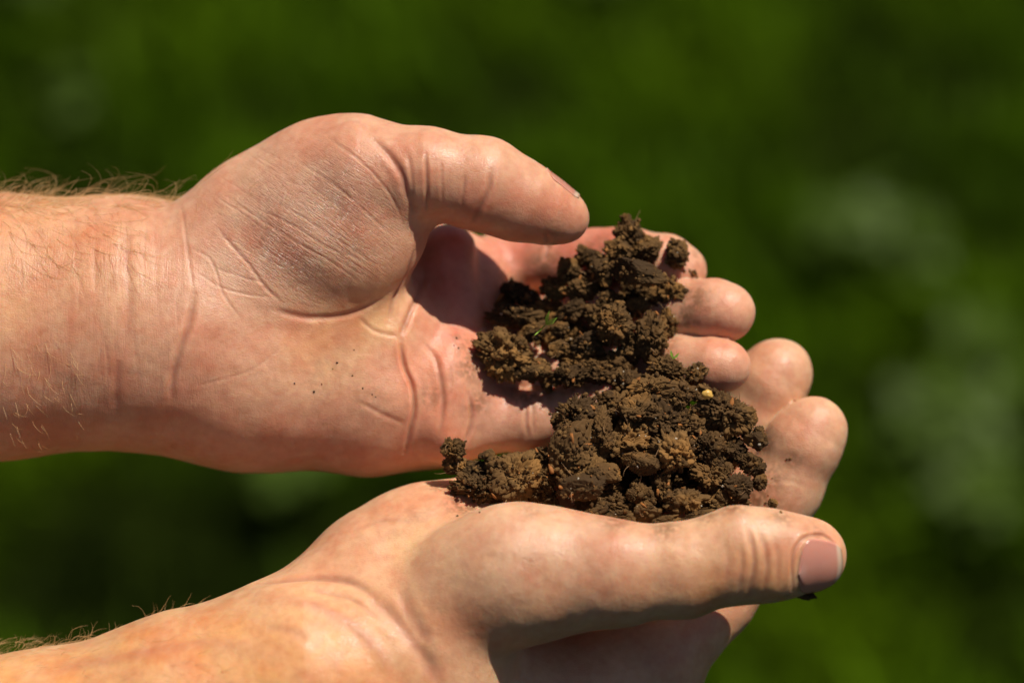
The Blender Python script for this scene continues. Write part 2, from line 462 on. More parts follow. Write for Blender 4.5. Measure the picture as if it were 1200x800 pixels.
U.limbs = [
    (chain((430, 203, -20, 64), (500, 203, -6, 51), (565, 216, -10, 53), (608, 235, -20, 46), (646, 250, -28, 35), (664, 256, -30, 26)), 16, 26),
    (chain((535, 324, -180, 40), (600, 313, -194, 42), (650, 306, -170, 38), (735, 303, -135, 36), (780, 311, -112, 34.5), (799, 317, -105, 29.5)), 12, 22),
    (chain((540, 382, -152, 38), (640, 385, -168, 39), (740, 372, -120, 38), (800, 364, -90, 36.5), (838, 365, -70, 36), (853, 366, -62, 32)), 12, 22),
    (chain((530, 435, -100, 44), (640, 440, -118, 38), (740, 432, -95, 34), (800, 427, -66, 33), (836, 428, -50, 32), (852, 429, -44, 28)), 12, 22),
    (chain((505, 490, -84, 48), (560, 492, -84, 40), (620, 491, -86, 37), (680, 478, -80, 34), (716, 466, -64, 29)), 12, 20)]
base_palm = (0.66, 0.40, 0.285)
U_lines = [
    ([(212, 240), (216, 262), (221, 300), (226, 335), (228, 350)], 0.8, 2.0, 0.3),       # wrist creases
    ([(150, 250), (148, 300), (152, 350), (148, 400)], 1.6, 6, 0.4),
    ([(228, 345), (222, 378), (212, 410), (203, 440), (200, 470)], 3.2, 4.0, 1.2),
    ([(140, 420), (136, 450), (135, 480)], 1.6, 5, 0.5),
    ([(255, 268), (272, 288), (292, 310), (310, 335), (332, 356)], 1.7, 1.8, 0.4),       # thenar base
    ([(225, 292), (245, 302), (254, 320), (262, 345), (280, 370)], 1.0, 1.5, 0.3),
    ([(248, 312), (275, 322), (310, 332)], 0.7, 1.3, 0.2),
    ([(236, 322), (258, 336), (290, 345), (318, 348)], 0.8, 1.4, 0.2),
    ([(262, 228), (300, 254), (345, 282), (390, 308), (420, 330)], 0.7, 1.4, 0.2),
    ([(300, 244), (340, 262), (380, 288), (410, 300)], 0.9, 1.3, 0.3),
    ([(322, 236), (360, 258), (400, 284), (440, 310)], 0.8, 1.3, 0.2),
    ([(350, 190), (385, 212), (420, 240), (452, 270)], 0.8, 1.4, 0.2),
    ([(385, 162), (410, 178), (440, 206), (462, 236), (472, 262)], 1.0, 1.5, 0.3),
    ([(438, 164), (456, 182), (470, 205), (477, 228), (484, 248)], 3.4, 4.0, 1.4),      # thumb base fold
    ([(478, 180), (482, 205), (484, 232), (488, 246)], 1.5, 2.6, 0.4),
    ([(499, 180), (500, 205), (500, 230), (499, 250)], 2.6, 2.2, 0.8),
    ([(517, 190), (518, 215), (518, 240)], 0.9, 2.0, 0.2),
    ([(576, 200), (573, 222), (562, 246), (553, 264)], 2.8, 3.6, 1.0),
    ([(545, 205), (543, 225), (540, 245)], 0.9, 2.4, 0.2),
    ([(470, 398), (471, 412), (475, 432), (483, 452), (485, 480), (480, 505), (474, 530)], 5.5, 2.6, 1.6),  # palm fold
    ([(497, 402), (510, 420), (517, 450), (519, 480), (514, 515)], 2.0, 3.0, 0.8),
    ([(528, 430), (528, 455)], 0.8, 2.0, 0.2),
    ([(545, 520), (552, 500), (553, 478), (548, 462)], 3.0, 3.0, 1.6),
    ([(618, 456), (616, 480), (618, 512)], 1.8, 2.6, 0.8),
    ([(624, 458), (624, 480), (625, 505)], 1.2, 2.0, 0.4),
    ([(468, 396), (480, 368), (492, 340), (497, 320)], 3.2, 3.6, 1.0),
    ([(455, 378), (462, 350), (478, 320), (488, 290)], 2.4, 3.4, 0.6),
    ([(420, 372), (440, 388), (468, 394)], 1.0, 2.4, 0.4),
    ([(320, 362), (360, 372), (410, 368), (445, 350)], 3.0, 4.0, 0.0),
    ([(230, 452), (270, 442), (300, 430), (330, 405)], 0.5, 2.0, 0.1),
    ([(420, 470), (450, 486), (474, 496)], 1.2, 3.0, 0.3),
    ([(640, 272), (642, 290), (636, 306)], 2.0, 3.0, 1.0),
]
Rl = rng(77)
for k in range(46):      # faint irregular lines across the thenar, two families
    x0, y0 = Rl.uniform(265, 440), Rl.uniform(165, 320)
    if ((x0 - 360) / 110) ** 2 + ((y0 - 250) / 85) ** 2 > 1: continue
    ln = Rl.uniform(25, 75); a = math.radians(Rl.normal(34, 7)) if k % 3 else math.radians(Rl.normal(-58, 8))
    U_lines.append(([(x0 - ln / 2 * math.cos(a), y0 - ln / 2 * math.sin(a)), (x0 + Rl.normal(0, 1.5), y0 + Rl.normal(0, 1.5)), (x0 + ln / 2 * math.cos(a), y0 + ln / 2 * math.sin(a))], Rl.uniform(0.2, 0.6), 1.1, 0.08))
for k in range(22):      # wrinkles over the inner wrist
    x0, y0 = Rl.uniform(80, 215), Rl.uniform(270, 440); ln = Rl.uniform(40, 130)
    U_lines.append(([(x0 + Rl.normal(0, 3), y0 - ln / 2), (x0, y0), (x0 + Rl.normal(0, 3), y0 + ln / 2)], Rl.uniform(0.15, 0.45), Rl.uniform(1.4, 3.0), 0.1))
U_tints = [
    ([(0, 250), (0, 330), (60, 250), (90, 290), (-60, 350), (-60, 260)], 85, (0.66, 0.36, 0.19), 0.75),
    ([(0, 500), (80, 500), (150, 490)], 60, (0.50, 0.29, 0.21), 0.6),
    ([(420, 385), (450, 372), (380, 400)], 50, (0.82, 0.53, 0.28), 0.65),
    ([(520, 420), (540, 400), (510, 470), (520, 510), (490, 440)], 40, (0.74, 0.32, 0.21), 0.9),
    ([(230, 480), (260, 520), (330, 530), (420, 535)], 55, (0.62, 0.30, 0.21), 0.7),
    ([(540, 340), (520, 300), (600, 300), (660, 295), (700, 280)], 60, (0.64, 0.25, 0.19), 0.95),
    ([(600, 250), (640, 262), (560, 240), (670, 255)], 38, (0.64, 0.31, 0.21), 0.8),
    ([(580, 490), (660, 480), (720, 465)], 40, (0.68, 0.38, 0.29), 0.8),
    ([(870, 420), (870, 365), (820, 310)], 40, (0.72, 0.40, 0.29), 0.7),
    ([(300, 280), (270, 300), (340, 240), (390, 220)], 60, (0.72, 0.49, 0.39), 0.7),
]
hand_u = build_hand('hand', U, [-960, -210, -260], [320, 290, 130], U_lines, U_tints, 5, base_palm,
                    knuckles=[([(520, 430), (535, 465), (515, 500)], 5, 24), ([(548, 285)], 6, 20), ([(470, 470)], 3, 25)],
                    masks=[('thenar', [(330, 250), (390, 230), (300, 280), (420, 280), (350, 310)], 62), ('wrist', [(60, 300), (60, 400), (130, 300), (130, 400), (190, 320), (190, 420), (100, 470), (240, 440)], 62)],
                    dirt=[(552, 430, 20, .8), (560, 470, 16, .7), (620, 462, 26, .7), (680, 458, 22, .8), (640, 310, 26, .6), (700, 290, 22, .6), (600, 340, 26, .7), (812, 350, 22, .7), (800, 372, 18, .7), (780, 405, 18, .6), (770, 418, 20, .6), (540, 400, 16, .5), (505, 465, 20, .4), (820, 300, 14, .5), (650, 270, 12, .5), (430, 465, 24, .25), (380, 445, 26, .2)])
hand_u['label'] = 'upper open hand with its palm showing and thumb on top'
print('hand 1', len(hand_u.data.vertices), time.time() - T0)

# --- lower hand: thumb and nail towards the viewer -------------------------------------------------
W = Body()
W.base = [(p, 40) for p in chain((-260, 1012, 0, 165), (40, 925, 10, 153), (230, 862, 20, 141), (360, 822, 16, 136))]
W.base += [(Cone((370, 800, 20), (500, 790, 20), 130, 105), 50),
           (Cone((445, 690, -20), (560, 645, -45), 94, 76), 45),            # heel of the palm, far side
           (Cone((500, 650, -34), (800, 636, -84), 82, 70), 40),            # palm under the soil
           (Cone((540, 822, -30), (760, 805, -60), 92, 58), 26),            # index metacarpal
           (Cone((450, 752, 36), (590, 680, 66), 62, 70), 46),
           (Ell((612, 670, 80), (116, 76, 50), rotz(2)), 36)]               # thenar
W.limbs = [
    (chain((612, 670, 86, 68), (720, 672, 98, 59), (800, 668, 100, 52), (865, 650, 98, 53), (905, 650, 95, 49), (947, 650, 90, 44), n=(0, -0.12, 1), f=0.84), 22, 36),
    (chain((700, 800, -30, 62), (765, 772, -40, 58), (838, 700, -70, 46), (882, 632, -85, 45), (918, 572, -82, 43.5), (942, 520, -76, 43), (954, 502, -74, 38.5)), 14, 24),
    (chain((720, 700, -80, 56), (800, 620, -125, 48), (856, 555, -135, 45), (883, 498, -128, 44.5), (903, 448, -120, 43), (913, 435, -118, 38.5)), 14, 24)]
W_lines = [
    ([(300, 684), (330, 680), (370, 677), (410, 682), (440, 700)], 4.0, 5.0, 1.5),
    ([(430, 700), (460, 722), (490, 760), (515, 800)], 4.0, 9.0, 2.0),
    ([(470, 690), (480, 720), (505, 755)], 3.0, 8.0, 1.0),
    ([(868, 640), (870, 660), (864, 692)], 1.2, 3.2, 0.4),
    ([(876, 618), (882, 640), (883, 668), (875, 696)], 2.2, 3.2, 0.7),
    ([(890, 622), (897, 644), (899, 668), (893, 694)], 1.7, 3.2, 0.6),
    ([(908, 634), (912, 652), (910, 684)], 0.9, 3.2, 0.3),
    ([(848, 632), (853, 655), (848, 684)], 0.6, 3.4, 0.2),
    ([(928, 690), (928, 665), (931, 645), (942, 630), (958, 626), (972, 631), (983, 648), (985, 668), (975, 684)], 2.6, 2.0, 1.1),
    ([(900, 566), (922, 562), (944, 570)], 0.5, 3.0, 0.1),
    ([(420, 620), (450, 610), (490, 612)], 0.9, 4.0, 0.3),
    ([(310, 735), (345, 740), (360, 752)], 1.2, 6, 0.4),
    ([(60, 785), (150, 768), (240, 752), (300, 760)], -1.6, 9, 0),
    ([(320, 700), (380, 712), (430, 745), (460, 790)], -2.0, 8, 0),
    ([(360, 690), (410, 702), (450, 730)], 1.2, 3.5, 0.3),
]
W_tints = [
    ([(0, 790), (80, 790), (160, 770), (240, 760), (320, 770), (400, 790), (-60, 800)], 90, (0.74, 0.40, 0.17), 0.9),
    ([(430, 640), (480, 600), (360, 660), (520, 580)], 60, (0.74, 0.42, 0.27), 0.7),
    ([(480, 640)], 28, (0.86, 0.66, 0.40), 0.6),
    ([(650, 720), (750, 700), (820, 690), (560, 730)], 50, (0.58, 0.32, 0.19), 0.6),
    ([(600, 640), (680, 640)], 55, (0.66, 0.46, 0.35), 0.7),
    ([(880, 670), (900, 680), (840, 690)], 34, (0.62, 0.34, 0.17), 0.8),
    ([(985, 650), (975, 625), (985, 680)], 18, (0.76, 0.38, 0.24), 0.8),
    ([(912, 430), (950, 500), (930, 560)], 50, (0.70, 0.42, 0.31), 0.6),
]
hand_l = build_hand('hand', W, [-960, -760, -240], [430, 30, 240], W_lines, W_tints, 31, (0.67, 0.43, 0.29),
                    knuckles=[([(912, 690), (870, 600)], 3, 20)],
                    masks=[('thenar', [(620, 660)], 10), ('wrist', [(-300, 900)], 10)],
                    dirt=[(545, 590, 22, .8), (520, 570, 14, .6), (900, 560, 22, .6), (890, 590, 24, .9), (860, 596, 16, .7), (930, 538, 12, .6), (895, 520, 20, .6), (960, 625, 14, .4), (915, 605, 14, .6), (620, 597, 14, .4), (720, 612, 16, .6), (780, 618, 18, .7), (830, 606, 14, .6), (925, 690, 10, .9), (985, 665, 9, .7), (490, 600, 20, .25)])
hand_l['label'] = 'lower cupped hand with its thumbnail towards the viewer'
print('hand 2', len(hand_l.data.vertices), time.time() - T0)


# thumbnail of the lower hand: a curved plate bedded in the skin
def thumbnail(body, parent, c0, c1, n0, L, off, half, shift):
    ax = c1 - c0; ax /= np.linalg.norm(ax)
    n0 = np.array(n0, float); n0 -= ax * (n0 @ ax); n0 /= np.linalg.norm(n0); sd_ = np.cross(ax, n0)
    nu, nv = 26, 30; V = []
    for i in range(nu):
        u = i / (nu - 1)
        for j in range(nv):
            v = j / (nv - 1) * 2 - 1
            # half width: rounded at the cuticle, squarer at the free edge
            hw = 0.98 * min(1, (max(0, 1 - (1 - u / 0.34) ** 2) ** 0.5 if u < 0.34 else 1)) * (1 - 0.10 * max(0, (u - 0.8) / 0.2) ** 2)
            uu = u + 0.045 * (1 - v * v) * (u - 0.3)
            a = v * hw * half + shift
            V.append(c0 + ax * (uu * L - 2) + (n0 * math.cos(a) + sd_ * math.sin(a)) * 60)
    V = np.array(V); A = c0 + ax * ((V - c0) @ ax)[:, None]; D = A - V; D /= np.linalg.norm(D, axis=1)[:, None]
    P = V.copy()
    for _ in range(60): P = P + D * (body(P) * 0.8)[:, None]
    P = P - D * off
    q = P.reshape(nu, nv, 3).copy()
    for _ in range(6):       # a nail is smoother than the flesh
        q[1:-1, 1:-1] = (q[:-2, 1:-1] + q[2:, 1:-1] + q[1:-1, :-2] + q[1:-1, 2:]) / 4
    q[-5:] += (n0 * 0.5)[None, None] * np.arange(1, 6)[:, None, None] / 3
    top = q.reshape(-1, 3); Dg = D
    bot = top + Dg * 2.2
    Vv = np.concatenate([top, bot]); n = nu * nv; F = []
    for i in range(nu - 1):
        for j in range(nv - 1):
            a = i * nv + j; F.append((a, a + 1, a + nv + 1, a + nv)); F.append((n + a, n + a + nv, n + a + nv + 1, n + a + 1))
    edge = [j for j in range(nv)] + [i * nv + nv - 1 for i in range(1, nu)] + [(nu - 1) * nv + j for j in range(nv - 2, -1, -1)] + [i * nv for i in range(nu - 2, 0, -1)]
    for a, b in zip(edge, edge[1:] + edge[:1]): F.append((a, a + n, b + n, b))
    m, nt, b = mat('nail')
    at = N(nt, 'ShaderNodeAttribute', attribute_name='tint'); nt.links.new(at.outputs['Color'], b.inputs['Base Color'])
    b.inputs['Roughness'].default_value = 0.18; b.inputs['Specular IOR Level'].default_value = 0.45
    b.inputs['Subsurface Weight'].default_value = 1; b.inputs['Subsurface Radius'].default_value = (1, 0.4, 0.3); b.inputs['Subsurface Scale'].default_value = 0.0015
    o = mesh_obj('thumbnail', to_world(Vv), F, m, parent=None, origin=to_world(Vv[:1])[0])
    o.parent = parent; o.location = Vector(to_world(Vv[:1])[0]) - person.location - parent.location
    u = np.tile(np.repeat(np.linspace(0, 1, nu), nv), 2)[:, None]; v = np.tile(np.tile(np.linspace(-1, 1, nv), nu), 2)[:, None]
    c = np.array([0.52, 0.235, 0.175]) * np.ones((len(Vv), 3))
    lun = (1 - (u / 0.22) ** 2 - (v / 0.6) ** 2).clip(0, 1) * 0.5; c = c * (1 - lun) + np.array([0.62, 0.40, 0.34]) * lun
    fr = ((u - 0.86) / 0.03).clip(0, 1) * 0.8; c = c * (1 - fr) + np.array([0.62, 0.48, 0.36]) * fr
    fr = ((u - 0.95) / 0.03).clip(0, 1) * 0.8; c = c * (1 - fr) + np.array([0.22, 0.13, 0.07]) * fr
    add_attr(o, 'tint', c)
thumbnail(W, hand_l, cs(931, 657, 96), cs(985, 655, 92), (0.05, -0.42, 0.9), 53.0, 2.3, 1.02, -0.14)
thumbnail(U, hand_u, cs(622, 236, -24), cs(676, 262, -30), (0.35, 0.9, -0.22), 50.0, 1.6, 0.9, 0.0)

# ---- hairs: thin three-sided tapering tubes rooted in the skin
def tubes(name, paths, radii, matl, parent=None, kind=None):
    V = []; F = []
    for P, r in zip(paths, radii):
        P = np.asarray(P); n = len(P); T = np.gradient(P, axis=0); T /= np.linalg.norm(T, axis=1)[:, None] + 1e-9
        a = np.cross(T, np.array([0.3, 0.5, 0.81])); a /= np.linalg.norm(a, axis=1)[:, None] + 1e-9; b = np.cross(T, a)
        b0 = len(V) and sum(len(x) for x in V)
        rr = (r * (1 - 0.75 * (np.linspace(0, 1, n) ** 1.5)))[:, None]
        ring = np.stack([P + rr * (a * math.cos(t) + b * math.sin(t)) for t in (0, 2.094, 4.189)], 1).reshape(-1, 3)
        V.append(ring)
        for i in range(n - 1):
            for j in range(3):
                k = (j + 1) % 3; F.append((b0 + i * 3 + j, b0 + i * 3 + k, b0 + i * 3 + 3 + k, b0 + i * 3 + 3 + j))
    V = to_world(np.concatenate(V)); org = V[0]
    o = mesh_obj(name, V, F, matl, origin=org)
    if parent is not None:
        o.parent = parent
        q = parent; off = Vector((0, 0, 0))
        while q is not None: off += q.location; q = q.parent
        o.location = Vector(org) - off
    if kind: o['kind'] = kind
    return o
def hair_paths(body, R, spec):
    out = []; rad = []
    for (x0, x1, y0, y1, zoff, n, ln, lift, curl, sweep, hidden) in spec:
        px = np.stack([R.uniform(x0, x1, n), R.uniform(y0, y1, n)], 1)
        if hidden:      # roots on the far or top side: start above the limb and settle onto it
            P = np.array([cs(x, y, zoff + R.uniform(-55, 55)) for x, y in px]); P = project(body, P, 12)
        else:
            P, ok = hit(body, px); P = P[ok]
        G = grad(body, P); G /= np.linalg.norm(G, axis=1)[:, None]
        for p, g_ in zip(P, G):
            L = ln * R.uniform(0.5, 1.3); m = 9
            d = g_ * lift + np.array(sweep) + R.normal(0, 0.28, 3); d /= np.linalg.norm(d)
            c = R.normal(0, 1, 3); c -= d * (c @ d); c = c / np.linalg.norm(c) * curl * R.uniform(0.3, 1.2)
            c = c - g_ * abs(curl) * 0.55
            pts = [p - g_ * 0.6]; q = p.copy()
            for i in range(m - 1):
                d = d + c / m; d /= np.linalg.norm(d); q = q + d * L / (m - 1); pts.append(q.copy())
            pts = np.array(pts); dd = body(pts)
            pts = pts + np.where(dd < 0.4, 0.4 - dd, 0)[:, None] * g_ * (np.arange(m) > 0)[:, None]
            pts = pts - (np.maximum(0, dd - 17) * 0.66)[:, None] * g_
            out.append(pts); rad.append(R.uniform(0.12, 0.28))
    return out, rad
m_hair, nt, b = mat('hair'); b.inputs['Base Color'].default_value = (0.60, 0.36, 0.16, 1); b.inputs['Roughness'].default_value = 0.3
R = rng(4)
pp, rr = hair_paths(U, R, [(-60, 226, 215, 232, -80, 300, 84, 0.18, 3.4, (0.9, 0.22, 0.0), True),
                           (-60, 60, 212, 228, -60, 90, 66, 0.25, 3.0, (0.9, 0.2, 0.1), True),
                           (0, 165, 238, 320, 0, 150, 46, 0.22, 1.5, (0.6, -0.7, 0.1), False),
                           (0, 100, 400, 525, 0, 70, 20, 0.5, 0.8, (0.6, -0.7, 0.2), False)])
tubes('arm_hair', pp, rr, m_hair, hand_u, 'stuff')
pp, rr = hair_paths(W, R, [(-40, 235, 700, 770, -60, 420, 26, 0.3, 1.8, (0.85, 0.4, 0.0), True),
                           (0, 260, 740, 800, 0, 90, 22, 0.3, 1.0, (0.8, -0.3, 0.1), False)])
tubes('arm_hair', pp, rr, m_hair, hand_l, 'stuff')
print('hair', time.time() - T0)

# ------------------------------------------------------------------ soil
def ico(n):
    import bmesh
    bm = bmesh.new(); bmesh.ops.create_icosphere(bm, subdivisions=n, radius=1)
    V = np.array([v.co[:] for v in bm.verts]); F = np.array([[v.index for v in f.verts] for f in bm.faces]); bm.free(); return V, F
ICO6 = ico(6); ICO2 = ico(2); ICO3 = ico(3)
def cells(P, s):
    """flat-topped angular cells: random height and tilt per cell, plus the distance to the crack"""
    i = np.floor(P).astype(np.int64); f = P - i
    d1 = np.full(len(P), 9.0); d2 = np.full(len(P), 9.0); q1 = np.zeros((len(P), 3)); id1 = np.zeros((len(P), 3), np.int64)
    for dx in (-1, 0, 1):
        for dy in (-1, 0, 1):
            for dz in (-1, 0, 1):
                a, b, c = i[:, 0] + dx, i[:, 1] + dy, i[:, 2] + dz
                q = np.stack([dx + _h(a, b, c, s), dy + _h(a, b, c, s + 11), dz + _h(a, b, c, s + 23)], 1) - f
                d = np.sqrt((q * q).sum(1)); m = d < d1
                d2 = np.where(m, d1, np.minimum(d2, d)); d1 = np.where(m, d, d1)
                q1[m] = q[m]; id1[m] = np.stack([a, b, c], 1)[m]
    h = _h(id1[:, 0], id1[:, 1], id1[:, 2], s + 31); t = np.stack([_h(id1[:, 0], id1[:, 1], id1[:, 2], s + 41 + k) - 0.5 for k in range(3)], 1)
    return h - 0.5 + 2.2 * (t * q1).sum(1), d1, d2 - d1
def clod_shape(seed, style, base=ICO6):
    """style: crumb (grainy aggregate), block (broken, angular), smooth (sheared clay face)"""
    V, F = base; R = rng(seed); V = V.copy()
    r = 1 + 0.20 * fbm(V * 1.1 + seed * 3.1, seed, 2)
    for _ in range({'crumb': 5, 'block': 9, 'smooth': 6}[style]):       # broken faces
        n = R.normal(0, 1, 3); n /= np.linalg.norm(n); h = R.uniform(0.55, 0.9)
        dn = V @ n; m = dn > 0.2
        r[m] = np.minimum(r[m], h / dn[m] * 1.0)
    P = V * r[:, None]
    wp = P + 0.10 * np.stack([vnoise(P * 4 + 9 * k, seed + k) for k in range(3)], 1)
    wq = wp + 0.085 * np.stack([vnoise(P * 11 + 9 * k, seed + k) for k in range(3)], 1)
    h1, a1, e1 = cells(wp * 1.9 + seed, seed); h2, b1, e2 = cells(wq * 4.6 + seed, seed + 5); h3, c1, e3 = cells(wq * 10.5 + seed, seed + 8)
    A1, A2, A3, K = {'crumb': (0.30, 0.17, 0.085, 0.17), 'block': (0.30, 0.11, 0.045, 0.12), 'smooth': (0.08, 0.03, 0.015, 0.03)}[style]
    rough = (0.55 + 0.9 * vnoise(wp * 1.3 + 5, seed + 2)).clip(0.12, 1.25)        # smoother and grainier patches
    d = A1 * h1 * 0.7 + rough * (1.15 * A2 * h2 + A3 * h3 + 0.25 * A2 * (0.5 - b1) + 0.3 * A3 * (0.5 - c1) + 0.9 * A2 * fbm(wq * 5.5, seed + 3, 3))
    d -= K * (np.exp(-e1 / 0.10) + 0.55 * rough * np.exp(-e2 / 0.13))
    d += 0.035 * rough * fbm(wq * 15, seed, 3)
    if style != 'smooth': d -= 0.20 * (fbm(wp * 1.7 + 31, seed + 4, 2) - 0.35).clip(0, 1)     # pits
    else: d += 0.010 * np.sin(wp @ np.array([38, 11, 5.0]) + 2 * vnoise(wp * 3, 3))
    return P + V * d[:, None], F
MESHES = {}
for st, ks in (('crumb', 7), ('block', 5), ('smooth', 3)):
    for k in range(ks):
        V, F = clod_shape(100 + 17 * k + len(st), st)
        V = V * S
        me = bpy.data.meshes.new('clod'); me.from_pydata(V.tolist(), [], F.tolist()); me.polygons.foreach_set('use_smooth', np.ones(len(F), bool)); me.update()
        me.materials.append(M_SOIL); MESHES[(st, k)] = (me, V / S)
print('clod shapes', time.time() - T0)
count = {}
CLODS = []
def clod(x, y, z, rx, ry, st, label=None, group=None, rot=None, rz=None):
    k = count.get(st, 0); count[st] = k + 1
    n = {'crumb': 7, 'block': 5, 'smooth': 3}[st]
    me, Vl = MESHES[(st, k % n)]
    R = rng(int(x * 13 + y * 7 + 3))
    f = kk(z); rz = rz or (rx + ry) * 0.42
    a = R.uniform(-0.5, 0.5) if rot is None else math.radians(rot)
    q = Matrix.Rotation(a, 3, 'Z')
    # local shuffle of the shape first (quarter turns), then sizes in the camera frame, then roll
    qq = [Matrix.Rotation(R.integers(0, 4) * math.pi / 2, 3, ax_) for ax_ in 'XYZ']; sh = qq[0] @ qq[1] @ qq[2]
    A = q @ Matrix.Diagonal((rx * f, ry * f, rz * f)) @ sh
    Mw = Matrix(R3.T.tolist()) @ A
    o = bpy.data.objects.new('soil_clod', me); col.objects.link(o)
    M4 = Mw.to_4x4(); M4.translation = Vector(to_world(cs(x, y, z))); o.matrix_world = M4
    tag(o, label or 'rough brown clod', 'soil clod', group)
    CLODS.append((np.array(A), cs(x, y, z), Vl, x, y))
    return o
GU = 'clods of the upper soil heap'; GL = 'clods of the lower soil heap'
UF = 'small dark brown clod packed among others in the upper soil heap'
LF = 'small crumbly brown clod packed among others in the lower soil heap'
UP_ = [
 (737, 273, -62, 21, 21, 'block', 'knobbly grey-brown clod at the very top of the upper soil heap'),
 (722, 290, -48, 19, 18, 'block', None), (756, 292, -60, 21, 22, 'block', None),
 (748, 322, -38, 40, 19, 'smooth', 'smooth tan clod lying flat near the top of the upper soil heap'),
 (712, 314, -46, 24, 17, 'block', None),
 (793, 297, -62, 15, 21, 'block', 'dark upright clod against the index fingertip of the upper hand'),
 (806, 319, -66, 16, 8, 'block', 'small dark flake sticking out to the right over the fingertips'),
 (690, 302, -66, 19, 14, 'crumb', None), (664, 318, -72, 17, 15, 'crumb', None), (648, 338, -72, 20, 15, 'crumb', None),
 (684, 336, -52, 22, 17, 'block', None), (716, 352, -48, 22, 15, 'block', None),
 (786, 340, -58, 19, 20, 'block', None), (770, 352, -50, 18, 14, 'block', None),
 (718, 380, -22, 27, 25, 'crumb', 'large grainy clod in the middle of the upper soil heap'),
 (762, 395, -20, 23, 33, 'block', 'large upright grey-brown clod at the right end of the upper soil heap'),
 (785, 378, -40, 15, 22, 'crumb', None), (743, 362, -34, 20, 12, 'crumb', None),
 (606, 346, -104, 28, 15, 'block', 'dark clod added to blacken the shaded hollow below the upper thumb'), (586, 358, -96, 18, 14, 'block', None),  # both clods put in so the deep hollow looks dark
 (603, 371, -58, 36, 17, 'crumb', 'flat tan grainy clod at the upper left of the upper soil heap'),
 (590, 414, -36, 37, 33, 'crumb', 'big rounded grainy clod at the left end of the upper soil heap'),
 (624, 434, -28, 26, 14, 'smooth', 'smooth yellowish clod fragment at the bottom left of the upper soil heap'),
 (638, 449, -28, 6, 14, 'crumb', None),
 (664, 440, -28, 25, 18, 'crumb', 'crumbly clod at the lower edge of the upper soil heap, right of the yellowish fragment'),
 (702, 434, -26, 24, 18, 'crumb', None), (652, 409, -36, 17, 10, 'block', None), (686, 404, -30, 20, 17, 'crumb', None),
 (656, 386, -40, 13, 10, 'block', None), (727, 424, -20, 20, 17, 'crumb', None), (626, 388, -52, 22, 12, 'crumb', None),
 (672, 365, -50, 24, 15, 'crumb', None), (700, 372, -46, 18, 16, 'crumb', None), (738, 408, -26, 18, 18, 'block', None),
 (680, 420, -42, 30, 18, 'crumb', None), (755, 345, -62, 30, 22, 'block', None), (700, 330, -80, 40, 22, 'block', None),
 (640, 365, -80, 30, 16, 'crumb', None), (645, 418, -62, 44, 22, 'crumb', None), (664, 392, -62, 34, 20, 'crumb', None), (750, 300, -80, 34, 24, 'block', None), (720, 405, -55, 50, 30, 'block', None), (620, 410, -70, 40, 25, 'crumb', None)]
